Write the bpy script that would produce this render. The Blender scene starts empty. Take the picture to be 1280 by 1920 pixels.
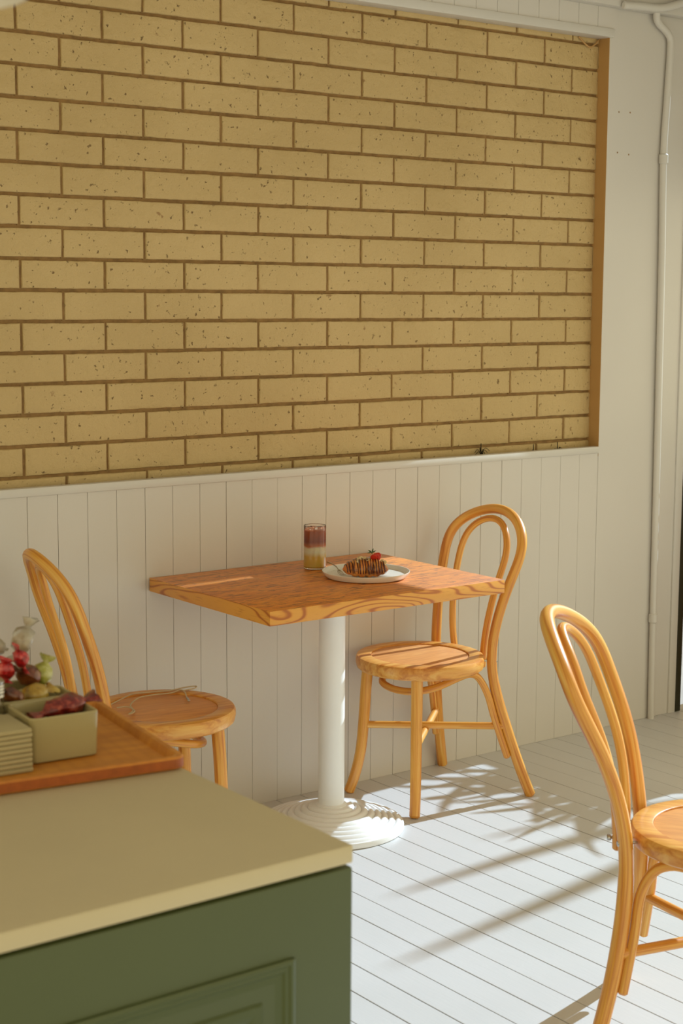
import bpy, bmesh, math, random
from mathutils import Vector, Matrix, Euler
random.seed(7)
SC = bpy.context.scene
COL = SC.collection

# ------------------------------------------------------------------ camera
CAM_P = (0.0, -3.98755, 1.56386)
YAW, PITCH, ROLL, FPX = 0.647122668, 0.134389212, 0.00624679, 3012.905
fw = Vector((math.sin(YAW)*math.cos(PITCH), math.cos(YAW)*math.cos(PITCH), -math.sin(PITCH)))
rt = Vector((math.cos(YAW), -math.sin(YAW), 0)); up = rt.cross(fw)
r2 = rt*math.cos(ROLL) + up*math.sin(ROLL); u2 = -rt*math.sin(ROLL) + up*math.cos(ROLL)
cd = bpy.data.cameras.new('camera'); cam = bpy.data.objects.new('camera', cd); COL.objects.link(cam)
M3 = Matrix((r2, u2, -fw)).transposed()
cam.matrix_world = Matrix.Translation(CAM_P) @ M3.to_4x4()
cd.sensor_fit = 'VERTICAL'; cd.sensor_height = 36.0; cd.sensor_width = 24.0
cd.lens = FPX/1920*36.0
cd.clip_start = 0.05; cd.clip_end = 100
cd.dof.use_dof = True; cd.dof.focus_distance = 4.55; cd.dof.aperture_fstop = 8.0
SC.camera = cam

# ------------------------------------------------------------------ light
W = bpy.data.worlds.new('daylight'); SC.world = W; W.use_nodes = True
bg = W.node_tree.nodes['Background']
bg.inputs[0].default_value = (1.0, 0.90, 0.60, 1); bg.inputs[1].default_value = 1.22
sl = bpy.data.lights.new('sun', 'SUN'); sl.energy = 6.1; sl.color = (0.68, 0.85, 1.0); sl.angle = math.radians(0.6)
so = bpy.data.objects.new('sun', sl); COL.objects.link(so)
SUN_D = Vector((-1, -0.065, -0.65)).normalized()
so.rotation_euler = SUN_D.to_track_quat('-Z', 'Y').to_euler(); so.location = (8, 0.5, 6)
VS = SC.view_settings; VS.view_transform = 'Standard'; VS.look = 'None'; VS.gamma = 1; VS.use_curve_mapping = False
VS.exposure = 0.0

# ------------------------------------------------------------------ colours and materials
def lin(c):
    c = c/255.0
    return c/12.92 if c <= .04045 else ((c+.055)/1.055)**2.4
def rgb(r, g, b): return (lin(r), lin(g), lin(b), 1)

class NT:
    def __init__(s, name):
        s.m = bpy.data.materials.new(name); s.m.use_nodes = True
        s.t = s.m.node_tree; s.n = s.t.nodes; s.l = s.t.links
        s.b = s.n['Principled BSDF']
    def add(s, typ, **kw):
        nd = s.n.new(typ)
        for k, v in kw.items():
            if k.startswith('i_'):
                key = k[2:]
                key = int(key) if key.isdigit() else key.replace('_', ' ')
                nd.inputs[key].default_value = v
            else: setattr(nd, k, v)
        return nd
    def link(s, a, b): s.l.new(a, b)
    def coords(s, kind, scale=(1, 1, 1), rot=(0, 0, 0)):
        tc = s.add('ShaderNodeTexCoord'); mp = s.add('ShaderNodeMapping')
        s.link(tc.outputs[kind], mp.inputs[0]); mp.inputs['Scale'].default_value = scale; mp.inputs['Rotation'].default_value = rot
        return mp.outputs[0]
    def noise(s, vec, scale=5, detail=3, rough=.5, dist=0):
        nd = s.add('ShaderNodeTexNoise'); nd.inputs['Scale'].default_value = scale; nd.inputs['Detail'].default_value = detail
        nd.inputs['Roughness'].default_value = rough; nd.inputs['Distortion'].default_value = dist
        if vec is not None: s.link(vec, nd.inputs['Vector'])
        return nd.outputs[0]
    def ramp(s, fac, stops):
        nd = s.add('ShaderNodeValToRGB'); cr = nd.color_ramp
        while len(cr.elements) > 1: cr.elements.remove(cr.elements[-1])
        cr.elements[0].position = stops[0][0]; cr.elements[0].color = stops[0][1]
        for p, c in stops[1:]:
            e = cr.elements.new(p); e.color = c
        s.link(fac, nd.inputs[0]); return nd.outputs[0]
    def mix(s, a, b, fac, mode='MIX'):
        nd = s.add('ShaderNodeMix', data_type='RGBA', blend_type=mode)
        for inp, v in ((nd.inputs[0], fac), (nd.inputs[6], a), (nd.inputs[7], b)):
            if hasattr(v, 'links') or hasattr(v, 'is_output'): s.link(v, inp)
            else: inp.default_value = v
        return nd.outputs[2]
    def bump(s, h, strength=.3, dist=.01):
        nd = s.add('ShaderNodeBump'); nd.inputs['Strength'].default_value = strength; nd.inputs['Distance'].default_value = dist
        s.link(h, nd.inputs['Height']); s.link(nd.outputs[0], s.b.inputs['Normal'])
    def set(s, **kw):
        for k, v in kw.items(): s.b.inputs[k.replace('_', ' ')].default_value = v
        return s

def g(v): return (v, v, v, 1)
def plain(name, col, rough=.5, metal=0, noise=.04, nscale=12, coat=0, trans=0, ior=1.45, spec=.5, alpha=1):
    t = NT(name); v = t.coords('Object')
    n = t.noise(v, nscale, 4, .6)
    dark = tuple(c*(1-noise*2) for c in col[:3]) + (1,)
    lite = tuple(min(1, c*(1+noise)) for c in col[:3]) + (1,)
    t.link(t.ramp(n, [(.3, dark), (.7, lite)]), t.b.inputs['Base Color'])
    t.set(Roughness=rough, Metallic=metal, Coat_Weight=coat, Transmission_Weight=trans, IOR=ior, Alpha=alpha)
    t.b.inputs['Specular IOR Level'].default_value = spec
    return t.m

def painted_boards(name, col, rough=.5):
    t = NT(name); v = t.coords('Object')
    big = t.noise(v, 1.6, 3, .5)
    c1 = t.ramp(big, [(.3, tuple(x*.95 for x in col[:3])+(1,)), (.7, col)])
    sc = t.noise(t.coords('Object', (9, 60, 9)), 3, 4, .7)
    scf = t.ramp(sc, [(.70, g(0)), (.80, g(1))])
    c2 = t.mix(c1, tuple(x*.82 for x in col[:3])+(1,), scf)
    t.link(c2, t.b.inputs['Base Color']); t.set(Roughness=rough)
    t.bump(t.noise(v, 45, 4, .6), .12, .002)
    return t.m

def floor_mat():
    t = NT('painted_floor'); col = rgb(208, 207, 206)
    big = t.noise(t.coords('Object'), 2.2, 3, .5)
    c1 = t.ramp(big, [(.3, rgb(201, 200, 198)), (.7, col)])
    vo = t.add('ShaderNodeTexNoise'); t.link(t.coords('Object', (14, 5, 1)), vo.inputs['Vector']); vo.inputs['Scale'].default_value = 2.3
    vo.inputs['Detail'].default_value = 6; vo.inputs['Roughness'].default_value = .75
    f = t.ramp(vo.outputs[0], [(.70, g(0)), (.735, g(1))])
    c2 = t.mix(c1, rgb(150, 128, 98), f)
    t.link(c2, t.b.inputs['Base Color']); t.set(Roughness=.42)
    t.bump(t.noise(t.coords('Object', (30, 3, 1)), 4, 4, .6), .15, .002)
    return t.m

def brick_mat():
    t = NT('painted_brick'); v = t.coords('Object')
    n = t.noise(v, 2.2, 3, .5)
    c1 = t.ramp(n, [(.3, rgb(190, 162, 108)), (.7, rgb(204, 176, 122))])
    pit = t.noise(v, 75, 3, .6)
    pf = t.ramp(pit, [(.25, g(1)), (.34, g(0))])
    big = t.noise(v, 26, 3, .6)
    pf2 = t.ramp(big, [(.24, g(1)), (.29, g(0))])
    c2 = t.mix(c1, rgb(150, 116, 68), pf); c2 = t.mix(c2, rgb(160, 126, 78), pf2)
    t.link(c2, t.b.inputs['Base Color']); t.set(Roughness=.62)
    m1 = t.add('ShaderNodeMath', operation='SUBTRACT'); t.link(t.noise(v, 34, 5, .62), m1.inputs[0]); t.link(pf, m1.inputs[1])
    t.bump(m1.outputs[0], .85, .008)
    return t.m

def tube_wood(name, base, dark, light, rough=.38, kind='UV'):
    t = NT(name)
    if kind == 'UV': v = t.coords('UV', (8, 2.6, 1)); v2 = t.coords('UV', (3, 3.2, 1)); v3 = t.coords('UV', (30, 7, 1))
    else: v = t.coords('Object', (3, 45, 45)); v2 = t.coords('Object', (1.5, 8, 8)); v3 = t.coords('Object', (6, 160, 160))
    a = t.noise(v, 1.0, 4, .6, .6)
    c = t.ramp(a, [(.30, dark), (.5, base), (.72, light)])
    b = t.noise(v2, 1.3, 2, .5)
    c = t.mix(c, dark, t.ramp(b, [(.55, g(0)), (.8, g(.55))]))
    k = t.noise(v3, 1, 3, .7)
    c = t.mix(c, tuple(x*.45 for x in dark[:3])+(1,), t.ramp(k, [(.70, g(0)), (.78, g(.6))]))
    t.link(c, t.b.inputs['Base Color']); t.set(Roughness=rough, Coat_Weight=.25, Coat_Roughness=.25)
    return t.m

def seat_mat():
    t = NT('seat_veneer')
    v = t.coords('Object', (4, 34, 34))
    a = t.noise(v, 1.6, 5, .6, .8)
    c = t.ramp(a, [(.32, rgb(204, 126, 44)), (.5, rgb(224, 148, 56)), (.7, rgb(232, 164, 76))])
    t.link(c, t.b.inputs['Base Color']); t.set(Roughness=.45, Coat_Weight=.8, Coat_Roughness=.6, Coat_IOR=1.6)
    return t.m

def table_top_mat():
    t = NT('oak_tabletop')
    v = t.coords('Object', (2.2, 24, 24)); v2 = t.coords('Object', (16, 105, 60)); v3 = t.coords('Object', (1.0, 9, 9))
    a = t.noise(v, 1.8, 6, .65, 1.6)
    c = t.ramp(a, [(.28, rgb(178, 86, 10)), (.46, rgb(226, 130, 20)), (.66, rgb(238, 154, 40))])
    fl = t.noise(v2, 1.3, 5, .62, .7)
    c = t.mix(c, rgb(126, 60, 12), t.ramp(fl, [(.53, g(0)), (.60, g(.9))]))
    c = t.mix(c, rgb(176, 98, 34), t.ramp(t.noise(v3, 1.5, 2, .5), [(.5, g(0)), (.75, g(.5))]))
    t.link(c, t.b.inputs['Base Color']); t.set(Roughness=.45, Coat_Weight=.7, Coat_Roughness=.62, Coat_IOR=1.6)
    t.bump(fl, .12, .001)
    return t.m

def table_edge_mat():
    t = NT('oak_edge_grain')
    v = t.coords('Object', (1, 1, 1))
    dn = t.add('ShaderNodeTexNoise'); t.link(t.coords('Object', (3.2, 3.2, 15)), dn.inputs['Vector']); dn.inputs['Scale'].default_value = 1.0; dn.inputs['Detail'].default_value = 1.2; dn.inputs['Roughness'].default_value = .35
    w = t.add('ShaderNodeMath', operation='MULTIPLY'); t.link(dn.outputs[0], w.inputs[0]); w.inputs[1].default_value = 11.0
    s_ = t.add('ShaderNodeMath', operation='SINE')
    w2 = t.add('ShaderNodeMath', operation='MULTIPLY'); t.link(w.outputs[0], w2.inputs[0]); w2.inputs[1].default_value = 6.283; t.link(w2.outputs[0], s_.inputs[0])
    c = t.ramp(s_.outputs[0], [(.0, rgb(228, 160, 62)), (.55, rgb(222, 148, 52)), (.97, rgb(180, 98, 24))])
    fl = t.noise(t.coords('Object', (10, 10, 160)), 1.5, 4, .7)
    c = t.mix(c, rgb(160, 88, 34), t.ramp(fl, [(.58, g(0)), (.72, g(.5))]))
    t.link(c, t.b.inputs['Base Color']); t.set(Roughness=.38, Coat_Weight=.25, Coat_Roughness=.2)
    return t.m

def bamboo_mat():
    t = NT('bamboo')
    v = t.coords('Object', (3, 30, 20)); a = t.noise(v, 1.5, 4, .6)
    wv = t.add('ShaderNodeTexWave', wave_type='BANDS', bands_direction='X'); t.link(t.coords('Object', (1, 1, 1)), wv.inputs['Vector']); wv.inputs['Scale'].default_value = 14; wv.inputs['Distortion'].default_value = .8
    c = t.ramp(a, [(.3, rgb(190, 116, 38)), (.7, rgb(218, 146, 54))])
    c = t.mix(c, rgb(160, 88, 24), t.ramp(wv.outputs[0], [(.5, g(0)), (.95, g(.15))]))
    t.link(c, t.b.inputs['Base Color']); t.set(Roughness=.4)
    return t.m

def glass_mat(name='clear_glass', col=(1, 1, 1, 1), rough=.0):
    t = NT(name); t.set(Roughness=rough, Transmission_Weight=1.0, IOR=1.45); t.b.inputs['Base Color'].default_value = col
    return t.m

def drink_mat():
    t = NT('layered_coffee')
    tc = t.add('ShaderNodeTexCoord'); sx = t.add('ShaderNodeSeparateXYZ'); t.link(tc.outputs['Object'], sx.inputs[0])
    nn = t.noise(t.coords('Object', (30, 30, 18)), 1, 3, .5)
    m = t.add('ShaderNodeMath', operation='MULTIPLY_ADD'); t.link(nn, m.inputs[0]); m.inputs[1].default_value = .012; t.link(sx.outputs[2], m.inputs[2])
    mm = t.add('ShaderNodeMath', operation='DIVIDE'); t.link(m.outputs[0], mm.inputs[0]); mm.inputs[1].default_value = .115
    c = t.ramp(mm.outputs[0], [(.10, rgb(242, 204, 96)), (.38, rgb(242, 202, 90)), (.50, rgb(246, 238, 206)), (.61, rgb(244, 230, 190)), (.67, rgb(208, 108, 34)), (.78, rgb(150, 52, 12)), (1.0, rgb(176, 76, 20))])
    t.link(c, t.b.inputs['Base Color']); t.set(Roughness=.15, Subsurface_Weight=.25, Subsurface_Scale=.02)
    return t.m

def croissant_mat():
    t = NT('glazed_croissant')
    v = t.coords('Object', (1, 1, 1))
    a = t.noise(v, 60, 4, .6)
    c = t.ramp(a, [(.3, rgb(206, 104, 34)), (.7, rgb(238, 170, 84))])
    b = t.noise(v, 32, 3, .6)
    c = t.mix(c, rgb(120, 46, 14), t.ramp(b, [(.5, g(0)), (.62, g(.8))]))
    t.link(c, t.b.inputs['Base Color']); t.set(Roughness=.3); t.bump(a, .4, .002)
    return t.m

def knotted(name, cols, scale=40, rough=.3, coat=.4):
    t = NT(name); a = t.noise(t.coords('Object'), scale, 4, .6)
    t.link(t.ramp(a, [(.3+.4*i/max(1, len(cols)-1), c) for i, c in enumerate(cols)]), t.b.inputs['Base Color'])
    t.set(Roughness=rough, Coat_Weight=coat); t.bump(a, .5, .003)
    return t.m

MT = dict(
    wainscot=painted_boards('wall_paint', rgb(214, 208, 199), .45),
    trim=painted_boards('trim_paint', rgb(214, 209, 200), .4),
    reveal=painted_boards('reveal_paint', rgb(188, 146, 88), .5),
    brick=brick_mat(),
    mortar=plain('mortar', rgb(150, 116, 70), .85, noise=.15, nscale=40),
    floor=floor_mat(),
    gap=plain('dark_gap', rgb(120, 96, 62), .9),
    wood=tube_wood('bent_ash', rgb(228, 160, 62), rgb(188, 100, 26), rgb(242, 196, 104)),
    woodl=tube_wood('ring_ash', rgb(226, 160, 70), rgb(194, 114, 38), rgb(238, 188, 102), kind='Object'),
    seat=seat_mat(), ttop=table_top_mat(), tedge=table_edge_mat(),
    white_metal=plain('white_enamel', rgb(242, 243, 242), .35, noise=.01),
    steel=plain('steel', rgb(190, 186, 178), .25, 1.0, noise=.02),
    slab=plain('stone_worktop', rgb(200, 186, 150), .55, noise=.015, nscale=6),
    green=plain('green_cabinet_paint', rgb(74, 84, 42), .42, noise=.015, nscale=5, ior=1.5),
    bamboo=bamboo_mat(),
    ceramic=plain('cream_ceramic', rgb(172, 158, 112), .18, noise=.01),
    plate=plain('white_ceramic', rgb(232, 226, 214), .2, noise=.01),
    paper=plain('paper_white', rgb(178, 164, 122), .8),
    glass=glass_mat(), drink=drink_mat(), croissant=croissant_mat(),
    tray_side=plain('bamboo_shaded_side', rgb(166, 86, 30), .5, noise=.1, nscale=60),  # shade on the tray sides, painted in as a darker bamboo colour
    ice=glass_mat('ice', (1, .95, .88, 1), .08),
    straw=plain('strawberry_red', rgb(214, 56, 34), .3, noise=.15, nscale=200),
    leaf=plain('leaf_green', rgb(62, 96, 40), .5, noise=.1),
    choc=plain('dark_chocolate', rgb(84, 26, 12), .25, coat=.5),
    almond=plain('almond', rgb(232, 206, 158), .6, noise=.08, nscale=80),
    redfoil=knotted('red_wrapper', [rgb(96, 8, 10), rgb(186, 24, 30), rgb(222, 110, 96)], 90),
    darkfoil=knotted('dark_red_wrapper', [rgb(54, 10, 8), rgb(120, 22, 16), rgb(176, 84, 60)], 110),
    brownfoil=knotted('brown_wrapper', [rgb(50, 20, 8), rgb(110, 52, 20), rgb(150, 90, 40)]),
    goldfoil=knotted('gold_wrapper', [rgb(96, 66, 10), rgb(176, 140, 40), rgb(206, 180, 96)]),
    greenfoil=knotted('lime_wrapper', [rgb(120, 120, 30), rgb(170, 170, 70), rgb(206, 204, 150)]),
    clearfoil=knotted('pale_wrapper', [rgb(150, 120, 84), rgb(206, 194, 168), rgb(230, 226, 214)]),
    cord=plain('cord', rgb(206, 186, 150), .5),
    dark_post=plain('dark_post_paint', rgb(44, 42, 22), .5),
    black=plain('black_plinth', rgb(16, 14, 12), .6),
    outwall=plain('render_wall', rgb(224, 206, 176), .8),
    outfloor=plain('grey_paving', rgb(170, 166, 162), .8, noise=.05, nscale=4),
    twig=plain('dry_twig', rgb(40, 34, 16), .9),
    blind=plain('blind_fabric', rgb(214, 206, 190), .9),
    terracotta=plain('planter_clay', rgb(150, 92, 60), .8),
    soil=plain('soil', rgb(54, 40, 28), .95),
)

MT['clearfoil'].node_tree.nodes['Principled BSDF'].inputs['Transmission Weight'].default_value = .65
# ------------------------------------------------------------------ mesh helpers
def build(name, bm, mats, parent=None, smooth=True, angle=35):
    me = bpy.data.meshes.new(name); bm.to_mesh(me); bm.free()
    for m in (mats if isinstance(mats, (list, tuple)) else [mats]): me.materials.append(m)
    if smooth:
        for p in me.polygons: p.use_smooth = True
        try: me.set_sharp_from_angle(angle=math.radians(angle))
        except Exception: pass
    o = bpy.data.objects.new(name, me); COL.objects.link(o)
    if parent: o.parent = parent
    return o
def thing(name, label, cat, loc=(0, 0, 0), rz=0, group=None):
    o = bpy.data.objects.new(name, None); COL.objects.link(o); o.location = loc; o.rotation_euler = (0, 0, rz)
    o.empty_display_size = .05
    return tag(o, label, cat, group)
def tag(o, label, cat, group=None):
    o['label'] = label; o['category'] = cat
    if group: o['group'] = group
    return o
def struct(name, bm, m, smooth=False):
    o = build(name, bm, m, None, smooth); o['kind'] = 'structure'; return o

def box(bm, a, b, bev=0, mi=0, seg=2):
    x0, y0, z0 = a; x1, y1, z1 = b
    t = bmesh.new()
    bmesh.ops.create_cube(t, size=1)
    for v in t.verts: v.co = Vector(((x0+x1)/2+v.co.x*(x1-x0), (y0+y1)/2+v.co.y*(y1-y0), (z0+z1)/2+v.co.z*(z1-z0)))
    if bev > 0: bmesh.ops.bevel(t, geom=list(t.edges), offset=bev, segments=seg, affect='EDGES', profile=.5)
    merge(bm, t, mi)
def merge(bm, t, mi=0, mat=None):
    uv = bm.loops.layers.uv.verify(); tuv = t.loops.layers.uv.active
    mp = {v: bm.verts.new(mat @ v.co if mat else v.co) for v in t.verts}
    for f in t.faces:
        try: nf = bm.faces.new([mp[v] for v in f.verts])
        except ValueError: continue
        nf.material_index = mi if mi is not None else f.material_index
        if tuv:
            for l0, l1 in zip(f.loops, nf.loops): l1[uv].uv = l0[tuv].uv
    t.free()
def smooth_path(pts, n=8, closed=False):
    P = [Vector(p) for p in pts]; out = []; N = len(P)
    rng = N if closed else N-1
    for i in range(rng):
        p0 = P[(i-1) % N] if (closed or i > 0) else P[0]*2-P[1]
        p1 = P[i]; p2 = P[(i+1) % N]; p3 = P[(i+2) % N] if (closed or i < N-2) else P[-1]*2-P[-2]
        for k in range(n):
            t = k/n
            out.append(.5*((2*p1)+(-p0+p2)*t+(2*p0-5*p1+4*p2-p3)*t*t+(-p0+3*p1-3*p2+p3)*t**3))
    if not closed: out.append(P[-1])
    return out
def tube(bm, pts, rad, seg=12, closed=False, cap=.35, mi=0, flat=None):
    """rad: number or function of t(0..1).  UV: x around, y metres along."""
    P = [Vector(p) for p in pts]; n = len(P); uv = bm.loops.layers.uv.verify()
    rf = rad if callable(rad) else (lambda t: rad)
    T = []
    for i in range(n):
        a = P[(i-1) % n] if (closed or i > 0) else P[0]; b = P[(i+1) % n] if (closed or i < n-1) else P[-1]
        T.append((b-a).normalized())
    nrm = T[0].orthogonal().normalized(); rings = []; L = [0]
    for i in range(1, n): L.append(L[-1]+(P[i]-P[i-1]).length)
    fr = []
    for i in range(n):
        if i: 
            q = T[i-1].rotation_difference(T[i]); nrm = (q @ nrm).normalized()
        fr.append((nrm.copy(), T[i].cross(nrm).normalized()))
    for i in range(n):
        r = rf(L[i]/L[-1] if L[-1] else 0); a, b = fr[i]
        rings.append([bm.verts.new(P[i]+(a*math.cos(2*math.pi*k/seg)+b*math.sin(2*math.pi*k/seg))*r) for k in range(seg)])
    def quad(r0, r1, l0, l1):
        for k in range(seg):
            k2 = (k+1) % seg
            f = bm.faces.new((r0[k], r0[k2], r1[k2], r1[k])); f.material_index = mi
            for lp, (uu, vv) in zip(f.loops, ((k/seg, l0), ((k+1)/seg, l0), ((k+1)/seg, l1), (k/seg, l1))): lp[uv].uv = (uu, vv)
    for i in range(n-1): quad(rings[i], rings[i+1], L[i], L[i+1])
    if closed: quad(rings[-1], rings[0], L[-1], L[-1]+.01)
    else:
        for end, ring, sgn in ((0, rings[0], -1), (n-1, rings[-1], 1)):
            r = rf(0 if end == 0 else 1)
            c = P[end]; a, b = fr[end]; d = T[end]*sgn
            in_ = [bm.verts.new(c+d*r*cap+(a*math.cos(2*math.pi*k/seg)+b*math.sin(2*math.pi*k/seg))*r*(1-cap)) for k in range(seg)]
            for k in range(seg):
                k2 = (k+1) % seg
                vs = (ring[k], in_[k], in_[k2], ring[k2]) if sgn < 0 else (ring[k], ring[k2], in_[k2], in_[k])
                f = bm.faces.new(vs); f.material_index = mi
            f = bm.faces.new(in_ if sgn > 0 else in_[::-1]); f.material_index = mi
def lathe(bm, prof, seg=48, c=(0, 0, 0), mi=0, closed=False):
    rings = []
    for r, z in prof:
        if r < 1e-6: rings.append([bm.verts.new((c[0], c[1], c[2]+z))])
        else: rings.append([bm.verts.new((c[0]+r*math.cos(2*math.pi*k/seg), c[1]+r*math.sin(2*math.pi*k/seg), c[2]+z)) for k in range(seg)])
    for i in range(len(rings)-1):
        a, b = rings[i], rings[i+1]
        for k in range(seg):
            k2 = (k+1) % seg
            if len(a) == 1 and len(b) == 1: continue
            if len(a) == 1: f = bm.faces.new((a[0], b[k2], b[k]))
            elif len(b) == 1: f = bm.faces.new((a[k], a[k2], b[0]))
            else: f = bm.faces.new((a[k], a[k2], b[k2], b[k]))
            f.material_index = mi
    bmesh.ops.recalc_face_normals(bm, faces=list(bm.faces))
def newbm():
    return bmesh.new()

# ------------------------------------------------------------------ setting: floor
X0F, PF = 2.2059, 0.0931
bm = newbm()
k0 = -46; k1 = 26
for k in range(k0, k1):
    xa = X0F+k*PF; gpx = .0020+random.random()*.0014
    box(bm, (xa+gpx/2, -5.6, -.02), (xa+PF-gpx/2, 0.03 if xa+PF < 4.55 else 1.36, random.uniform(-.0004, .0004)), bev=.0007, seg=1)
box(bm, (X0F+k0*PF, -5.6, -.04), (X0F+k1*PF, 1.36, -.0195), mi=1)
struct('floor', bm, [MT['floor'], MT['gap']])
bm = newbm(); box(bm, (X0F+k1*PF+.002, -5.6, -.05), (12, 3.2, -.008)); struct('floor_outside', bm, MT['outfloor'])

# wainscot: vertical boards standing in front of the brick
X0W, PW = 1.9378, 0.09233
bm = newbm()
WTOP = 1.012
for k in range(-46, 24):
    xa = X0W+k*PW; gp = random.choice([.0003, .0007, .0012, .0017]) 
    box(bm, (xa+gp/2, 0, 0), (xa+PW-gp/2, .016, WTOP+.002), bev=.0006, seg=1)
box(bm, (-2.35, .0155, 0), (4.153, .024, WTOP), mi=1)
struct('wall_back', bm, [MT['wainscot'], MT['gap']])
bm = newbm()
box(bm, (4.155, 0, 0), (4.60, .045, 2.62), bev=.001, seg=1)
box(bm, (-2.35, .001, 2.446), (4.155, .045, 2.62))
struct('wall_back_pillar', bm, MT['wainscot'])
# boards above the recess
bm = newbm()
for k in range(-46, 24):
    xa = X0W+.03+k*PW
    box(bm, (xa+.0006, -.004, 2.473), (xa+PW-.0006, .002, 2.62), bev=.0008, seg=1)
struct('wall_back_upper', bm, MT['wainscot'])
# ledge cap, frame head, recess side
bm = newbm(); box(bm, (-2.35, -.006, WTOP), (4.153, .022, 1.036), bev=.003); struct('trim_1', bm, MT['trim'], True)
bm = newbm(); box(bm, (-2.35, -.010, 2.444), (4.17, .05, 2.474), bev=.004); struct('trim_2', bm, MT['trim'], True)
bm = newbm(); box(bm, (4.1545, .0005, 1.0), (4.163, .075, 2.446)); struct('trim_3', bm, MT['reveal'])
bm = newbm(); box(bm, (4.563, -.007, 0), (4.60, 0.002, 2.62), bev=.002); struct('trim_4', bm, MT['trim'], True)
# brick wall
bm = newbm()
PX, PZ, BY = .2590, .08535, .050
from mathutils import noise as mnoise
def brick(xa, xb, za, zb):
    nx, nz = 12, 5; dy = random.uniform(-.0015, .0015); tw = random.uniform(-.0014, .0014); rows = []
    def P(u, v, y, k):
        x = xa+(xb-xa)*u; z = za+(zb-za)*v+tw*(u-.5)
        n = mnoise.noise_vector(Vector((x*38, z*38, k)))
        return (x+n.x*.0011*min(1, 2*abs(u-.5)+.2), y, z+n.z*.0013)
    ring = []
    g = [[None]*(nz+1) for _ in range(nx+1)]
    L = xb-xa; H = zb-za; e = .0032
    for a in range(nx+1):
        for b in range(nz+1):
            u = (e+(L-2*e)*a/nx)/L; v = (e+(H-2*e)*b/nz)/H
            p = P(u, v, 0, 1.7); f = mnoise.fractal(Vector((p[0]*26, 3.1, p[2]*26)), .6, 2.0, 3)*.0011
            g[a][b] = bm.verts.new((p[0], BY+dy-f, p[2]))
    for a in range(nx):
        for b in range(nz): bm.faces.new((g[a][b], g[a+1][b], g[a+1][b+1], g[a][b+1]))
    loop = [(a, 0) for a in range(nx)]+[(nx, b) for b in range(nz)]+[(a, nz) for a in range(nx, 0, -1)]+[(0, b) for b in range(nz, 0, -1)]
    prev = [g[a][b] for a, b in loop]
    for k, (ins, y) in enumerate(((.0012, .0010), (0, .0036), (0, .03))):
        cur = []
        for a, b in loop:
            u = 0 if a == 0 else 1 if a == nx else (e+(L-2*e)*a/nx)/L
            v = 0 if b == 0 else 1 if b == nz else (e+(H-2*e)*b/nz)/H
            u = max(ins/L, min(1-ins/L, u)); v = max(ins/H, min(1-ins/H, v))
            p = P(u, v, 0, 1.7); cur.append(bm.verts.new((p[0], BY+dy+y, p[2])))
        n = len(loop)
        for q in range(n): bm.faces.new((prev[q], cur[q], cur[(q+1) % n], prev[(q+1) % n]))
        prev = cur
for j in range(-2, 19):
    z0 = 1.0585+(j-0)*PZ; par = j % 2
    off = (2.085 if (j-7) % 2 == 0 else 1.956)
    for i in range(-17, 10):
        xa = off+i*PX; xb = xa+PX
        if xa > 4.16: continue
        brick(xa+.0036+random.uniform(0, .0012), min(xb-.0030, 4.156), z0+.0045+random.uniform(0, .0010), z0+PZ-.0040)
        box(bm, (xa-.004, BY+.0055, z0+.003), (xa+.005, BY+.02, z0+PZ-.003), mi=1)
box(bm, (-2.4, BY+.0085, .85), (4.158, BY+.09, 2.62), mi=1)
struct('wall_back_brick', bm, [MT['brick'], MT['mortar']], True)
# cavity sill behind the ledge
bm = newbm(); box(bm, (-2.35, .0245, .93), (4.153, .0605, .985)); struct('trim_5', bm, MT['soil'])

# ceiling, fascia, right wall with opening, left wall
bm = newbm(); box(bm, (-2.4, -.045, 2.542), (4.72, -.001, 2.80), bev=.004); struct('trim_6', bm, MT['trim'], True)
bm = newbm(); box(bm, (-2.4, -5.6, 2.76), (4.80, -.045, 2.80)); struct('ceiling', bm, MT['wainscot'])
bm = newbm()
box(bm, (4.72, -5.6, 0), (4.80, -5.2, 2.76)); box(bm, (4.72, -5.2, 2.50), (4.80, .05, 2.76))
struct('wall_right', bm, MT['wainscot'])
bm = newbm(); box(bm, (4.601, -.004, 0), (4.634, .05, 2.62), bev=.002); struct('trim_7', bm, MT['dark_post'], True)
# glimpse of the neighbouring space past the post
bm = newbm(); box(bm, (4.8, 1.46, 0), (7.4, 1.5, 2.9)); struct('wall_outside', bm, MT['outwall'])
bm = newbm(); box(bm, (4.8, 1.40, -.008), (7.4, 1.459, .15)); box(bm, (4.8, 1.39, .15), (7.4, 1.459, .175), mi=1)
struct('baseboard_outside', bm, [MT['black'], MT['trim']])

# added blind, out of frame: shapes the sun patch and strip on the table
bl = thing('added_sun_blind', 'narrow pale blind added out of view to shape the sun on the table', 'blind', (4.70, -.43, 1.95))
bm = newbm(); box(bm, (-.002, -.43, .02), (.002, .39, .53)); build('blind_cloth', bm, MT['blind'], bl, False)
bm = newbm(); tube(bm, [(0, -.43, .012), (0, .39, .012)], .011); build('bottom_bar', bm, MT['white_metal'], bl)
bm = newbm(); tube(bm, [(0, -.43, .53), (0, .39, .53)], .018); build('roller', bm, MT['white_metal'], bl)

b2 = thing('added_sun_blind', 'wide pale blind added out of view to keep sun off the far floor', 'blind', (4.70, -4.2, 1.70))  # added, unseen: darkens the floor that the green cabinet reflects
bm = newbm(); box(bm, (-.002, -.95, .02), (.002, .95, .78)); build('blind_cloth', bm, MT['blind'], b2, False)
bm = newbm(); tube(bm, [(0, -.95, .012), (0, .95, .012)], .011); build('bottom_bar', bm, MT['white_metal'], b2)
bm = newbm(); tube(bm, [(0, -.95, .78), (0, .95, .78)], .018); build('roller', bm, MT['white_metal'], b2)

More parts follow.
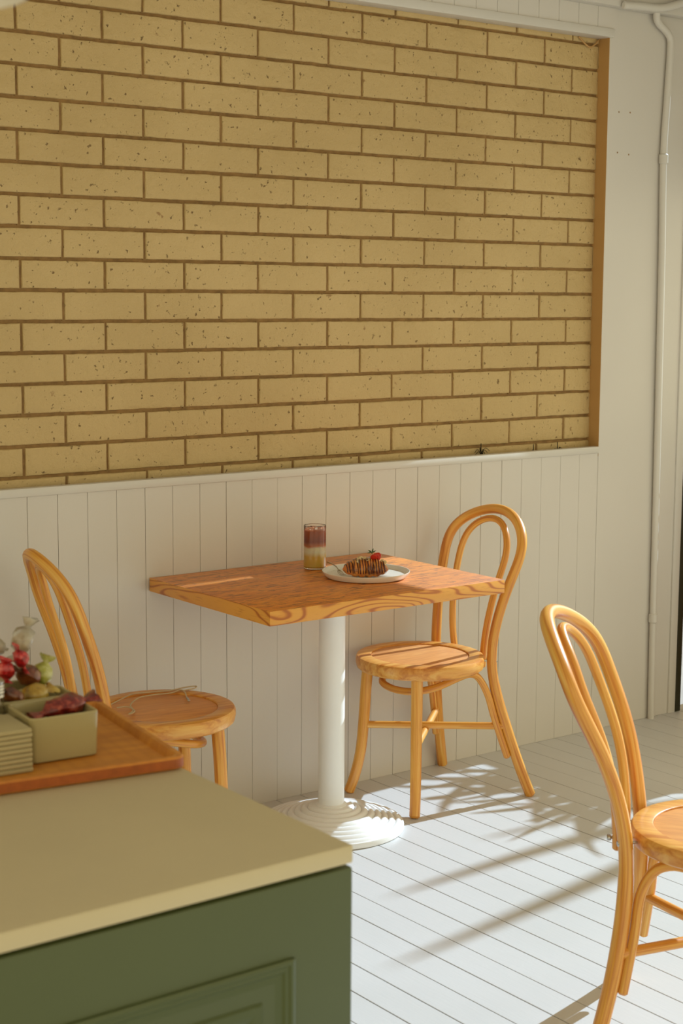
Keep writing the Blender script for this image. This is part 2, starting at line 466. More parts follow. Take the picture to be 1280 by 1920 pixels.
# conduits on the pillar
pp = thing('conduit_pipe', 'white painted conduit running down the pillar beside the dark post', 'pipe')
bm = newbm()
base = [(4.458, -.015, 0.0), (4.452, -.015, .38), (4.447, -.015, .9), (4.437, -.015, 1.67), (4.428, -.015, 2.05), (4.438, -.015, 2.27), (4.445, -.016, 2.43), (4.432, -.018, 2.478), (4.37, -.022, 2.515), (4.352, -.03, 2.548)]
tube(bm, smooth_path(base, 6), .0125, 14); build('pipe_run', bm, MT['trim'], pp)
for z, x in ((2.05, 4.428), (.383, 4.452)):
    bm = newbm(); lathe(bm, [(.0125, -.018), (.0165, -.014), (.0165, .014), (.0125, .018)], 20, (x, -.0155, z)); build('pipe_collar', bm, MT['trim'], pp)
pq = thing('ceiling_conduit', 'white conduit crossing the top right corner above the pillar', 'pipe')
bm = newbm(); tube(bm, smooth_path([(4.16, -.058, 2.545), (4.25, -.06, 2.55), (4.35, -.064, 2.556), (4.5, -.066, 2.60), (4.71, -.068, 2.66)], 5), .013, 12)
build('pipe_run', bm, MT['trim'], pq)
# old screw holes
sh = [(4.21, 2.199), (4.266, 2.201), (4.208, 2.061), (4.265, 2.057)]
for i, (x, z) in enumerate(sh):
    bm = newbm(); lathe(bm, [(0, .0), (.0025, .0005), (.0032, .0)], 10)
    for v in bm.verts: v.co = Vector((v.co.x, -v.co.z, v.co.y))
    o = build('screw_plug', bm, MT['mortar']); o.location = (x, -.0002, z)
    tag(o, ['upper left', 'upper right', 'lower left', 'lower right'][i]+' one of four small filled screw holes high on the white pillar', 'screw hole', 'screw holes on the pillar')

# dry tufts and stray cable in the brick recess
def tuft(x, h, n, lab):
    bm = newbm()
    for k in range(n):
        a = random.uniform(-1.2, 1.2); l = h*random.uniform(.7, 1.0)
        tube(bm, smooth_path([(0, 0, 0), (0, 0, l*.55), (math.sin(a)*l*.25, random.uniform(-.004, .004), l*.85), (math.sin(a)*l*.5, random.uniform(-.005, .003), l*.72)], 4), .0009, 5)
    tube(bm, [(0, 0, 0), (0, 0, h)], .0016, 6)
    o = build('dry_weed', bm, MT['twig']); o.location = (x, .034, .985); return tag(o, lab, 'weed', 'dry weeds behind the ledge')
tuft(3.626, .085, 9, 'dark dry weed tuft with drooping spikes poking above the white ledge')
tuft(3.87, .07, 4, 'small dark twig above the ledge nearest right of the tuft')
tuft(3.985, .072, 6, 'dark dry sprig above the ledge close to the recess corner')
o = None
bm = newbm(); tube(bm, smooth_path([(4.05, .044, 2.443), (4.075, .043, 2.425), (4.10, .040, 2.412), (4.125, .040, 2.424), (4.138, .042, 2.435), (4.148, .044, 2.443)], 6), .003, 8)
tag(build('loose_cable', bm, MT['reveal']), 'thin painted cable looping in the top right corner of the brick recess', 'cable')

# ------------------------------------------------------------------ chairs
def chair_curve(q, n=26):
    lx, lt, w, zt, zb, e, el = q[0:5], q[5], q[6:11], q[11], q[12], q[13], q[14]
    zk = [0, .2, .45, .45+(zb-.45)/2, zb]
    # np.gradient-like slopes
    def grad(v):
        m = [(v[1]-v[0])/(zk[1]-zk[0])]
        for i in range(1, 4):
            h0 = zk[i]-zk[i-1]; h1 = zk[i+1]-zk[i]
            m.append((h0*h0*v[i+1]+(h1*h1-h0*h0)*v[i]-h1*h1*v[i-1])/(h0*h1*(h0+h1)))
        m.append((v[4]-v[3])/(zk[4]-zk[3])); return m
    def ev(v, m, z):
        i = 0
        while i < 3 and z > zk[i+1]: i += 1
        h = zk[i+1]-zk[i]; t = (z-zk[i])/h
        return (2*t**3-3*t*t+1)*v[i]+(t**3-2*t*t+t)*h*m[i]+(-2*t**3+3*t*t)*v[i+1]+(t**3-t*t)*h*m[i+1]
    mx, mw = grad(lx), grad(w)
    side = [(ev(lx, mx, z), ev(w, mw, z), z) for z in [zb*i/(n-1) for i in range(n)]]
    arch = []
    for i in range(1, n):
        ph = math.pi*i/n; s = math.sin(ph)**e; c = math.cos(ph)
        arch.append((lx[4]+(lt-lx[4])*s**el, w[4]*math.copysign(abs(c)**e, c), zb+(zt-zb)*s))
    other = [(a, -b, c) for a, b, c in side][::-1]
    def at(z): return ev(lx, mx, z), ev(w, mw, z)
    return side, arch, other, at
def even(pts, step=.018):
    P = [Vector(p) for p in pts]; out = [P[0]]; acc = 0
    for i in range(1, len(P)):
        d = (P[i]-P[i-1]).length; 
        while acc+d >= step:
            t = (step-acc)/d; q = P[i-1].lerp(P[i], t); out.append(q); P[i-1] = q; d = (P[i]-q).length; acc = 0
        acc += d
    if (out[-1]-P[-1]).length > .004: out.append(P[-1])
    return out
def chair(q, pose, label, th=0):
    c = thing('bentwood_chair', label, 'chair', (pose[0], pose[1], 0), pose[2]+th, None)
    side, arch, other, at = chair_curve(q)
    # back hoop runs down into both rear legs: one bent rod
    bm = newbm()
    path = even([(p[0], p[1], max(p[2], .0055)) for p in side]+arch+[(p[0], p[1], max(p[2], .0055)) for p in other], .016)
    for _ in range(14):
        path = [path[0]]+[path[i]*.5+(path[i-1]+path[i+1])*.25 for i in range(1, len(path)-1)]+[path[-1]]
    tube(bm, path, lambda t: .0168 if (t < .18 or t > .82) else .0158, 14)
    bh = build('back_hoop', bm, MT['wood'], c)
    # inner hoop
    zi = q[12]; wi = q[10]*(.60 if q is QF else .44)
    def ctr(z):
        if z <= zi: return at(z)[0]
        s = min(1, (z-zi)/(q[11]-zi)); return q[4]+(q[5]-q[4])*s**q[14]
    ztop = q[11]-.0275
    zb2 = zi-.03
    hp = []
    for i in range(14):
        z = .402+(zb2-.402)*i/13; t = i/13
        hp.append((ctr(z)-.022*(1-t)**1.4-.006, .060+(wi-.060)*(t**.85), z))
    for i in range(1, 20):
        ph = math.pi*i/20; s = math.sin(ph); z = zb2+(ztop-zb2)*s**.9
        hp.append((ctr(z)-.006*(1-s), wi*math.cos(ph), z))
    hp += [(a, -b, z) for a, b, z in hp[:14][::-1]]
    ip = even(smooth_path(hp, 3), .014)
    for _ in range(12):
        ip = [ip[0]]+[ip[i]*.5+(ip[i-1]+ip[i+1])*.25 for i in range(1, len(ip)-1)]+[ip[-1]]
    bm = newbm(); tube(bm, ip, .0108, 12); ih = build('inner_hoop', bm, MT['wood'], c)
    # seat ring and sunken panel
    R = .200; rr = .150
    prof = [(0, .452), (rr, .452), (rr+.0015, .4525), (rr+.0025, .4565), (rr+.005, .458), (R-.012, .4585), (R-.004, .456), (R, .449), (R+.0005, .436), (R-.003, .421), (R-.009, .416), (R-.03, .415), (0, .415)]
    bm = newbm(); lathe(bm, prof[3:], 72)
    lathe(bm, [(rr+.0025, .4565), (rr+.0025, .44)], 72)
    build('seat_ring', bm, MT['woodl'], c)
    bm = newbm(); lathe(bm, [(0, .4535), (rr-.002, .4535), (rr+.0018, .4528), (rr+.002, .44)], 72); build('seat_panel', bm, MT['seat'], c)
    # front legs
    for s in (1, -1):
        pts = [(.112, s*.118, .418), (.116, s*.123, .34), (.120, s*.127, .24), (.126, s*.134, .14), (.138, s*.147, .06), (.151, s*.160, .006)]
        bm = newbm(); tube(bm, smooth_path(pts, 6), lambda t: .0180-.0015*t, 14); build('leg', bm, MT['wood'], c)
    # bent brace: from one rear leg up, under the seat, round the front and back
    h = [(at(.13)[0]+.026, at(.13)[1]-.012, .13), (at(.25)[0]+.027, at(.25)[1]-.012, .25), (at(.33)[0]+.030, at(.33)[1]-.006, .33), (-.135, .124, .385), (-.098, .124, .403), (-.05, .126, .399), (.02, .122, .383), (.062, .104, .372), (.092, .066, .364), (.102, .0, .360)]
    h = h+[(a, -b, z) for a, b, z in h[:-1][::-1]]
    bm = newbm(); tube(bm, even(smooth_path(h, 8), .012), .0112, 12); build('brace_hoop', bm, MT['wood'], c)
    # crossed stretchers
    for s in (1, -1):
        z = .212 if s > 0 else .226
        a = Vector((.121, s*.128, z-.002)); b = Vector((at(.21)[0]+.004, -s*at(.21)[1], z+.002))
        bm = newbm(); n = 10; tube(bm, [a.lerp(b, i/n) for i in range(n+1)], .0115, 12); build('stretcher', bm, MT['wood'], c)
    # bolts
    for s in (1, -1):
        bx, by = at(.436)
        for (x, y, z) in ((bx, by*s, .436), (ctr(.436)-.028, .060*s, .428)):
            d = Vector((x, y, 0)).normalized()
            p0 = Vector((x, y, z))+d*.012; bm = newbm()
            tube(bm, [Vector((x, y, z))-d*.035, p0+d*.004], .0032, 8)
            tube(bm, [p0+d*.001, p0+d*.0058], .0072, 14, cap=.3)
            o = build('bolt', bm, MT['steel'], bh if abs(y) > .08 else ih); o['label'] = 'round steel bolt head'
    return c
QF = [-0.2857, -0.2257, -0.1791, -0.2052, -0.2638, -0.3277, 0.209, 0.1685, 0.1298, 0.1475, 0.1789, 0.8916, 0.7827, 1.1054, 1.6068]
QN = [-0.2382, -0.2011, -0.1965, -0.2328, -0.3036, -0.3935, 0.2094, 0.1641, 0.1123, 0.1582, 0.2093, 0.8942, 0.7708, 1.1651, 1.5361]
QL = [-0.2808, -0.2045, -0.1998, -0.2328, -0.2898, -0.3578, 0.2083, 0.1687, 0.1336, 0.1524, 0.1662, 0.9058, 0.7771, 1.2295, 1.5556]
GR = 'bentwood chairs'
for q, pose, lab in ((QF, (3.15, -.2289, 3.1555), 'honey bentwood chair right of the table with sun stripes on its round seat'),
                     (QN, (2.6234, -1.8703, -.9575), 'honey bentwood chair cut off by the right picture edge, nearest of the three'),
                     (QL, (2.1673, -.3189, -.1526), 'shaded bentwood chair left of the table with a white cord on its seat')):
    c = chair(q, pose, lab); c['group'] = GR

# cord on the left chair
bm = newbm(); zc = .4605
c1 = [(2.02, -.262), (2.059, -.235), (2.113, -.199), (2.161, -.170), (2.2, -.178), (2.24, -.188), (2.276, -.196), (2.313, -.190), (2.345, -.192), (2.352, -.200), (2.335, -.214), (2.3, -.217)]
tube(bm, smooth_path([(x, y, zc+.002) for x, y in c1], 5), .0020, 8)
c2 = [(2.055, -.275), (2.083, -.285), (2.075, -.335), (2.048, -.352), (2.078, -.322), (2.1, -.269), (2.156, -.216), (2.209, -.211), (2.255, -.221), (2.295, -.206), (2.292, -.235), (2.262, -.295)]
tube(bm, smooth_path([(x, y, zc+.0018) for x, y in c2], 5), .0020, 8)
cb = thing('charging_cord', 'thin pale charging cord lying in loose loops on the left chair seat', 'cord', (2.17, -.25, zc))
for v in bm.verts: v.co -= Vector((2.17, -.25, zc))
build('cord_loop', bm, MT['cord'], cb)
bm = newbm(); tube(bm, [(.092, -.045, .002), (.080, -.075, .002)], .0036, 8); o = build('plug', bm, MT['steel'], cb); o['label'] = 'small metal plug end'

# ------------------------------------------------------------------ table
TX0, TX1, TY0, TY1 = 2.3165, 3.1400, -.618, -.003
tb = thing('cafe_table', 'thick-topped oak cafe table on a round white pedestal against the wall', 'table', ((TX0+TX1)/2, (TY0+TY1)/2, 0))
cx, cy = (TX0+TX1)/2, (TY0+TY1)/2
bm = newbm(); box(bm, (TX0-cx, TY0-cy, .7105), (TX1-cx, TY1-cy, .75), bev=.0015)
bm.normal_update()
for f in bm.faces: f.material_index = 0 if f.normal.z > .9 else 1
build('tabletop', bm, [MT['ttop'], MT['tedge']], tb)
bm = newbm(); lathe(bm, [(0, .7105), (.11, .7105), (.11, .703), (.045, .698), (.0385, .69), (.0385, .075), (.046, .07), (.046, .064), (0, .064)], 40, (2.755-cx, -.30-cy, 0)); build('pedestal_pole', bm, MT['white_metal'], tb)
prof = [(0, .068), (.062, .068), (.066, .065)]
r_ = .070; nR = 7
for i in range(nR):
    r0 = .070+i*.0200; zt_ = .062-.0062*i
    prof += [(r0, zt_-.0045), (r0+.004, zt_-.0008), (r0+.008, zt_), (r0+.0125, zt_-.0012), (r0+.0165, zt_-.0055), (r0+.019, zt_-.0085)]
prof += [(.2145, .017), (.2165, .012), (.2165, .002), (.213, 0), (0, 0)]
bm = newbm(); lathe(bm, prof, 96, (2.755-cx, -.30-cy, 0)); build('pedestal_base', bm, MT['white_metal'], tb, angle=60)

# iced drink
GX, GY = 2.801, -.150
gl = thing('iced_coffee_glass', 'tall straight glass of iced coffee layered brown over cream and yellow', 'drink', (GX, GY, .7505))
bm = newbm(); R_ = .0335
lathe(bm, [(0, 0), (R_-.003, 0), (R_, .003), (R_, .130), (R_-.0008, .1315), (R_-.0020, .130), (R_-.0022, .008), (R_-.005, .006), (0, .006)], 48); build('glass', bm, MT['glass'], gl)
bm = newbm(); lathe(bm, [(0, .0055), (R_-.0050, .0055), (R_-.0019, .0080), (R_-.0019, .1165), (R_-.0035, .1175), (0, .117)], 48); build('coffee', bm, MT['drink'], gl)
for i, (x, y, z, a) in enumerate(((.008, .006, .118, .4), (-.013, -.004, .119, 1.1), (.004, -.015, .1175, .1))):
    bm = newbm(); box(bm, (-.0085, -.0085, -.006), (.0085, .0085, .0085), bev=.002)
    o = build('ice_cube', bm, MT['ice'], gl); o.location = (x, y, z); o.rotation_euler = (a*.3, a*.5, a)

# plate, croissant, strawberry, fork
PXc, PYc = 2.838, -.352
bm = newbm(); lathe(bm, [(0, .001), (.104, 0), (.116, .002), (.1245, .011), (.128, .0185), (.1275, .0195), (.126, .019), (.1215, .0125), (.116, .0075), (0, .0065)], 72)
o = build('plate', bm, MT['plate']); o.location = (PXc, PYc, .7505); tag(o, 'round white plate with a low rim under the croissant', 'plate')
cr = thing('croissant', 'chocolate drizzled croissant with almond flakes on the white plate', 'pastry', (2.820, -.372, .7590), math.radians(-36))
bm = newbm(); seg = 28; n = 56; rings = []
for i in range(n+1):
    t = i/n*2-1; x = t*.066
    env = (1-abs(t)**2.3)**.62 if abs(t) < 1 else 0
    ridge = 1+.16*abs(math.sin(t*9.5))-.05
    r = max(.0035, .0325*env*ridge); yb = .012*(t*t)*-1
    ring = []
    for k in range(seg):
        a = 2*math.pi*k/seg; rr = r*(1+.04*math.sin(3*a+t*5))
        y = math.cos(a)*rr*1.12+yb; z = math.sin(a)*rr*.92
        z = max(z, -r*.55)
        ring.append(bm.verts.new((x, y, z+.0155+.001)))
    rings.append(ring)
zm = min(v.co.z for v in bm.verts)
for v in bm.verts: v.co.z -= zm
zm_ = zm-.0165
for i in range(n):
    for k in range(seg): bm.faces.new((rings[i][k], rings[i+1][k], rings[i+1][(k+1) % seg], rings[i][(k+1) % seg]))
bm.faces.new(rings[0]); bm.faces.new(rings[-1][::-1]); bmesh.ops.recalc_face_normals(bm, faces=list(bm.faces))
build('pastry_body', bm, MT['croissant'], cr)
def body_r(x):
    t = x/.066
    return .0325*(max(0, 1-abs(t)**2.3))**.62*(.95+.16*abs(math.sin(t*9.5)))
for i in range(15):
    x0 = -.058+i*.0078; sl_ = random.uniform(.006, .014); pts = []
    for k in range(11):
        a = math.radians(-15+210*k/10); x = x0+sl_*(k/10-.5)+random.uniform(-.0007, .0007); r = body_r(x)+.0006
        pts.append((x, math.cos(a)*r*1.14-.012*(x/.066)**2, max(-r*.5, math.sin(a)*r*.93)-zm_+.0))
    bm = newbm(); tube(bm, smooth_path(pts, 3), random.uniform(.0013, .0021), 7); build('chocolate_drizzle', bm, MT['choc'], cr)
def flake(i, x, y, z):
    bm = newbm(); lathe(bm, [(0, .0006), (.0050, .0005), (.006, 0), (.0050, -.0005), (0, -.0006)], 10)
    for v in bm.verts: v.co.x *= 1.3
    o = build('almond_flake', bm, MT['almond'], cr); o.location = (x, y, z); o.rotation_euler = (random.uniform(-.8, .8), random.uniform(-.8, .8), random.uniform(0, 3))
for i in range(16): 
    if i < 10: x = random.uniform(-.026, .010); y = random.uniform(-.022, .004)
    else: x = random.uniform(.034, .058); y = random.uniform(-.018, .01)
    e_ = (1-abs(x/.066)**2.3)**.62; hh = body_r(x)
    yy = y; zz_ = -zm_+math.sqrt(max(.0001, (hh)**2-(yy*.9)**2))*.93+.0015
    flake(i, x, yy, zz_)
sb = thing('strawberry', 'sliced red strawberry with its green leaf on the croissant', 'fruit', (2.842, -.388, .8105), .4); sb.scale = (1.35, 1.35, 1.35)
for i, (dx, a) in enumerate(((-.006, -.5), (.003, -.15), (.011, .3))):
    bm = newbm(); prof = [(0, .011), (.005, .009), (.0075, .003), (.0065, -.005), (.003, -.010), (0, -.012)]
    lathe(bm, prof, 16)
    for v in bm.verts: v.co.x *= .35
    o = build('berry_slice', bm, MT['straw'], sb); o.location = (dx, 0, 0); o.rotation_euler = (.3, a, .3)
bm = newbm()
for k in range(5):
    a = 2*math.pi*k/5
    vs = [bm.verts.new((0, 0, .001)), bm.verts.new((math.cos(a-.35)*.005, math.sin(a-.35)*.005, .002)), bm.verts.new((math.cos(a)*.010, math.sin(a)*.010, .004)), bm.verts.new((math.cos(a+.35)*.005, math.sin(a+.35)*.005, .002))]
    bm.faces.new(vs)
r_ext = bmesh.ops.extrude_face_region(bm, geom=list(bm.faces)); 
for v in [e for e in r_ext['geom'] if isinstance(e, bmesh.types.BMVert)]: v.co.z += .001
o = build('berry_leaf', bm, MT['leaf'], sb); o.location = (-.008, .003, .012); o.rotation_euler = (0, -.5, 0)
fk = thing('fork', 'slim silver fork resting across the rim of the white plate', 'cutlery', (PXc-.06, PYc+.055, .768), math.radians(72))
bm = newbm()
tube(bm, smooth_path([(.10, 0, .008), (.06, 0, .010), (.02, 0, .0075), (.0, 0, .003)], 5), lambda t: .0024-.0006*t, 8); build('fork_handle', bm, MT['steel'], fk)
bm = newbm()
for s in (-1.5, -.5, .5, 1.5):
    tube(bm, smooth_path([(.0, 0, .003), (-.014, s*.0042, -.002), (-.034, s*.0042, -.0065), (-.052, s*.004, -.0055)], 4), .0011, 6)
build('fork_tines', bm, MT['steel'], fk)

# ------------------------------------------------------------------ counter
CY, CX = -2.493, 1.151
ct = thing('counter_cabinet', 'sage green panelled counter cabinet in the near left corner', 'cabinet', (CX, CY, 0))
bm = newbm(); box(bm, (-1.9, .004, 0), (.003, .79, .8705), bev=.004); build('cabinet_body', bm, MT['green'], ct)
def ring_prof(bm, x0, x1, z0, z1, prof, y0):
    """frame moulding: prof = list of (inset, height towards the viewer)"""
    loops = []
    for ins, h in prof:
        a, b, c_, d = x0+ins, x1-ins, z0+ins, z1-ins
        loops.append([bm.verts.new((a, y0-h, c_)), bm.verts.new((b, y0-h, c_)), bm.verts.new((b, y0-h, d)), bm.verts.new((a, y0-h, d))])
    for i in range(len(loops)-1):
        for k in range(4):
            bm.faces.new((loops[i][k], loops[i][(k+1) % 4], loops[i+1][(k+1) % 4], loops[i+1][k]))
    bmesh.ops.recalc_face_normals(bm, faces=list(bm.faces))
for px1 in (-.087, -.987):
    dn = thing if False else None
    bm = newbm()
    ring_prof(bm, px1-.80, px1, .12, .777, [(0, 0), (0, .004), (.003, .0055), (.007, .0055), (.009, .0035), (.014, .0035), (.017, .001), (.022, .0005), (.028, -.0008), (.032, -.0008)], .0035)
    mo = build('panel_moulding', bm, MT['green'], ct, angle=20)
    bm = newbm(); ring_prof(bm, px1-.80+.045, px1-.045, .165, .732, [(0, 0), (.003, .003), (.011, .003), (.022, -.0005)], .0035)
    build('raised_panel', bm, MT['green'], ct, angle=20)
bm = newbm(); box(bm, (-.85, CY-.0, .8765), (CX, -1.70, .90), bev=.003)
o = build('worktop', bm, MT['slab']); tag(o, 'pale stone worktop slab lying on the sage green cabinet', 'worktop')

# tray (turned slightly), local x along its front edge
TA = math.radians(-8.5)
tr = thing('serving_tray', 'bamboo serving tray with raised rim holding dishes on the worktop', 'tray', (1.152, -2.108, .9), TA)
def rrect(x0, x1, y0, y1, r, n=6):
    out = []
    for cx_, cy_, a0 in ((x1-r, y1-r, 0), (x0+r, y1-r, 90), (x0+r, y0+r, 180), (x1-r, y0+r, 270)):
        for k in range(n+1):
            a = math.radians(a0+90*k/n); out.append((cx_+r*math.cos(a), cy_+r*math.sin(a)))
    return out
def loft(bm, loops, close_bottom=True, close_top=True):
    L_ = [[bm.verts.new(p) for p in lp] for lp in loops]
    for i in range(len(L_)-1):
        n = len(L_[i])
        for k in range(n): bm.faces.new((L_[i][k], L_[i][(k+1) % n], L_[i+1][(k+1) % n], L_[i+1][k]))
    if close_bottom: bm.faces.new(L_[0][::-1])
    if close_top: bm.faces.new(L_[-1])
    bmesh.ops.recalc_face_normals(bm, faces=list(bm.faces))
def tray_loop(ins, z, r=.018): return [(x, y, z) for x, y in rrect(-.46+ins, -ins, ins, .36-ins, max(.004, r-ins*.6))]
bm = newbm()
loft(bm, [tray_loop(.004, .001), tray_loop(0, .004), tray_loop(0, .017), tray_loop(.002, .0195), tray_loop(.010, .0198), tray_loop(.0125, .018), tray_loop(.016, .0088), tray_loop(.018, .0082)])
bm.normal_update()
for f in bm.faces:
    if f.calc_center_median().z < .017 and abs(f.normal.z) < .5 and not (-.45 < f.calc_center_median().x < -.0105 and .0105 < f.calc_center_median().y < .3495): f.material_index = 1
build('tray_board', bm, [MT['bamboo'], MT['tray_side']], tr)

TZ = .9085
def dish(x, y, sx, sy, h, rz, label):
    bm = newbm()
    def lp(ins, z, r=.010): return [(a, b, z) for a, b in rrect(-sx/2+ins, sx/2-ins, -sy/2+ins, sy/2-ins, max(.003, r-ins*.5))]
    loft(bm, [lp(.005, 0), lp(.002, .002), lp(.001, h*.5), lp(0, h-.002), lp(.0015, h), lp(.004, h-.001), lp(.0055, h-.006), lp(.007, .010), lp(.012, .006)])
    o = build('square_dish', bm, MT['ceramic']); o.location = (x, y, TZ); o.rotation_euler = (0, 0, rz)
    return tag(o, label, 'dish', 'square cream dishes on the tray')
dish(1.026, -1.944, .104, .100, .066, math.radians(-5), 'square cream ceramic dish nearest the tray corner holding a dark red wrapped sweet')
dish(1.036, -1.855, .116, .066, .066, math.radians(-6), 'square cream ceramic dish behind the front dish holding gold wrapped sweets')

def candy(x, y, z, L_, r, mat, rot, label, grp):
    bm = newbm()
    pts = [(-L_, 0, 0), (-L_*.78, 0, 0), (-L_*.6, 0, 0), (-L_*.4, 0, 0), (-L_*.15, 0, 0), (L_*.15, 0, 0), (L_*.4, 0, 0), (L_*.6, 0, 0), (L_*.78, 0, 0), (L_, 0, 0)]
    rs = [.9, .6, .22, .8, 1, 1, .8, .22, .6, .9]
    rings = []
    for (px, _, _), rr in zip(pts, rs):
        flat = .25 if abs(px) > L_*.7 else .8
        rings.append([bm.verts.new((px+random.uniform(-1, 1)*r*.12, math.cos(a)*r*rr*(1+random.uniform(-.18, .18)), math.sin(a)*r*rr*flat*(1+random.uniform(-.2, .2)))) for a in [2*math.pi*k/12 for k in range(12)]])
    for i in range(len(rings)-1):
        for k in range(12): bm.faces.new((rings[i][k], rings[i][(k+1) % 12], rings[i+1][(k+1) % 12], rings[i+1][k]))
    bm.faces.new(rings[0][::-1]); bm.faces.new(rings[-1])
    o = build('wrapped_sweet', bm, mat, angle=50); o.location = (x, y, z); o.rotation_euler = rot
    return tag(o, label, 'sweet', grp)
G1 = 'wrapped sweets on the tray'
candy(1.045, -1.945, TZ+.064, .052, .021, MT['darkfoil'], (.2, -.20, -.1), 'dark red wrapped sweet sticking out of the front square dish', G1)
candy(1.002, -1.930, TZ+.026, .022, .012, MT['brownfoil'], (.1, .2, .8), 'brown wrapped sweet low inside the front square dish', G1)
candy(1.045, -1.852, TZ+.064, .034, .017, MT['goldfoil'], (.3, -.10, .1), 'gold wrapped sweet on top in the second square dish', G1)
candy(1.008, -1.855, TZ+.066, .030, .015, MT['brownfoil'], (.1, .6, .3), 'small brown wrapped sweet at the left end of the second dish', G1)
candy(1.090, -1.782, TZ+.074, .030, .017, MT['greenfoil'], (.5, -1.1, .2), 'lime wrapped sweet standing at the right of the rear pile', G1)
candy(1.068, -1.785, TZ+.076, .036, .020, MT['brownfoil'], (.2, .5, .3), 'dark brown wrapped sweet in the middle of the rear pile', G1)
candy(1.046, -1.802, TZ+.108, .024, .014, MT['redfoil'], (.2, 1.2, .2), 'bright red wrapped sweet upright, right of the other bright red one', G1)
candy(1.020, -1.802, TZ+.094, .024, .015, MT['redfoil'], (.5, 1.0, 1.2), 'bright red wrapped sweet at the far left of the rear pile', G1)
candy(1.068, -1.765, TZ+.128, .036, .017, MT['clearfoil'], (.3, -1.0, .4), 'clear pale wrapper standing highest in the rear pile', G1)
candy(1.020, -1.764, TZ+.124, .027, .018, MT['clearfoil'], (.2, .3, .8), 'pale beige wrapped sweet at the top left of the rear pile', G1)
bk = bmesh.new()
def lpb(ins, z): return [(a, b, z) for a, b in rrect(-.075+ins, .075-ins, -.030+ins, .030-ins, .010)]
loft(bk, [lpb(.004, 0), lpb(.001, .003), lpb(0, .060), lpb(.0015, .0615), lpb(.004, .060), lpb(.005, .010), lpb(.008, .006)])
o = build('rear_dish', bk, MT['ceramic']); o.location = (1.016, -1.776, TZ); tag(o, 'long cream dish at the back of the tray under the sweet pile', 'dish')

# stack of napkins and shaker jar at the left edge
for i in range(9):
    bm = newbm(); box(bm, (-.05, -.046, 0), (.05, .046, .0064), bev=.0022)
    o = build('folded_napkin', bm, MT['paper']); o.location = (.914+random.uniform(-.001, .001), -1.966+random.uniform(-.001, .001), TZ+.0002+i*.0069); o.rotation_euler = (0, 0, math.radians(-5+random.uniform(-1, 1)))
    nm = ['lowest', 'second lowest', 'third lowest', 'fourth lowest', 'middle', 'fourth highest', 'third highest', 'second highest', 'topmost'][i]
    tag(o, nm+' off-white napkin of the stack at the left edge of the tray', 'napkin', 'napkin stack on the tray')
jr = thing('shaker_jar', 'small glass shaker jar with screw lid standing behind the napkin stack', 'jar', (.955, -1.882, TZ))
bm = newbm(); lathe(bm, [(0, 0), (.022, 0), (.025, .004), (.025, .060), (.021, .070), (.021, .088), (.019, .088), (.019, .070), (.0225, .058), (.0225, .006), (0, .005)], 32); build('jar_glass', bm, MT['glass'], jr)
bm = newbm(); lathe(bm, [(0, .0065), (.0215, .0075), (.0215, .050), (0, .052)], 32); build('jar_contents', bm, MT['paper'], jr)
bm = newbm(); pr_ = [(0, .104), (.022, .104), (.0245, .102)]
for i in range(4): pr_ += [(.0245, .0995-i*.0045), (.0235, .0985-i*.0045), (.0235, .0970-i*.0045)]
pr_ += [(.0245, .080), (.0235, .0795), (0, .0885)]
lathe(bm, pr_, 36); build('jar_lid', bm, MT['steel'], jr)

# pendant shade peeping into the top left corner
lp_ = thing('pendant_lamp', 'white lamp shade just entering the top left corner', 'lamp', (.468, -2.806, 1.785))
bm = newbm(); lathe(bm, [(.02, .16), (.03, .15), (.07, .10), (.10, .03), (.105, 0), (.103, 0), (.097, .03), (.067, .098), (.02, .15)], 40); build('lamp_shade', bm, MT['plate'], lp_)
bm = newbm(); tube(bm, [(0, 0, .15), (0, 0, .974)], .003, 8); build('lamp_cord', bm, MT['plate'], lp_)
bm = newbm(); lathe(bm, [(0, .16), (.022, .16), (.022, .11), (0, .11)], 20); build('lamp_socket', bm, MT['plate'], lp_)

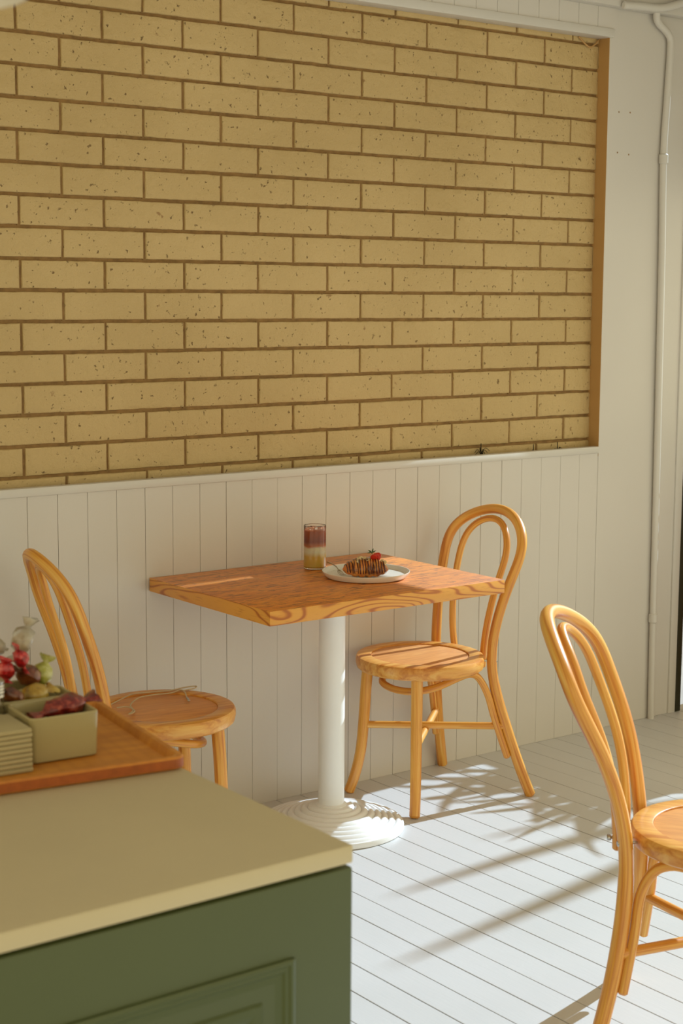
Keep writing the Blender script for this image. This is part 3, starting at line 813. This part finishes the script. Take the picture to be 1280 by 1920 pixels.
# ------------------------------------------------------------------ planting outside the opening (casts the leaf shade)
def blade(bm, base, az, length, lean, width, droop=0.0, n=10):
    pts = []; p = Vector(base); el = lean
    for i in range(n+1):
        pts.append(p.copy()); step = length/n
        p = p+Vector((math.cos(az)*math.cos(el), math.sin(az)*math.cos(el), math.sin(el)))*step
        el -= droop/n
    side = Vector((-math.sin(az), math.cos(az), 0))
    vs = []
    for i, q_ in enumerate(pts):
        t = i/n; w_ = width*(math.sin(math.pi*min(1, .12+.88*t))**.7)*(.5 if t > .97 else 1)+.002
        vs.append((bm.verts.new(q_-side*w_/2), bm.verts.new(q_+Vector((0, 0, -.12*w_))), bm.verts.new(q_+side*w_/2)))
    for i in range(n):
        bm.faces.new((vs[i][0], vs[i][1], vs[i+1][1], vs[i+1][0])); bm.faces.new((vs[i][1], vs[i][2], vs[i+1][2], vs[i+1][1]))
pl = thing('planter', 'low clay planter of strappy leaves outside the side opening', 'planter', (5.05, -.24, -.008))
bm = newbm(); box(bm, (-.16, -.36, 0), (.16, .33, .88), bev=.01); build('planter_box', bm, MT['terracotta'], pl)
bm = newbm(); box(bm, (-.15, -.35, .875), (.15, .32, .885)); build('planter_soil', bm, MT['soil'], pl)
rnd = random.Random(3)
bm = newbm()
for k in range(90):
    blade(bm, (rnd.uniform(-.13, .13), rnd.uniform(-.34, .22), .88), rnd.uniform(0, 6.28), rnd.uniform(.18, .42), rnd.uniform(.7, 1.4), rnd.uniform(.022, .05), rnd.uniform(.5, 1.6))
build('planter_leaves', bm, MT['leaf'], pl)
yt = thing('yucca_tree', 'tall yucca with sword leaves standing outside the side opening', 'tree', (7.5, -.65, -.008))
bm = newbm(); tube(bm, smooth_path([(0, 0, 0), (.03, .02, .8), (-.02, 0, 1.6), (0, 0, 2.3)], 5), lambda t: .07-.02*t, 14); build('trunk', bm, MT['twig'], yt)
bm = newbm()
def blade_to(bm, a, b, width, bow=(0, 0, 0), n=10):
    A, B = Vector(a), Vector(b); vs = []
    for i in range(n+1):
        t = i/n; q_ = A.lerp(B, t)+Vector(bow)*math.sin(math.pi*t)
        w_ = width*min(1, (1-t)**.6*1.25)*(.55+.45*min(1, t*3))+.003
        vs.append((bm.verts.new(q_+Vector((0, -w_/2, 0))), bm.verts.new(q_+Vector((.15*w_, 0, 0))), bm.verts.new(q_+Vector((0, w_/2, 0)))))
    for i in range(n):
        bm.faces.new((vs[i][0], vs[i][1], vs[i+1][1], vs[i+1][0])); bm.faces.new((vs[i][1], vs[i][2], vs[i+1][2], vs[i+1][1]))
blade_to(bm, (0, 0, 2.2), (.0, .13, 3.24), .085, (0, .04, 0))
blade_to(bm, (0, 0, 2.2), (.0, -.20, 3.42), .09, (0, -.03, 0))
blade_to(bm, (0, 0, 2.2), (.1, .30, 2.98), .06, (0, .05, 0))
build('sword_leaves', bm, MT['leaf'], yt)
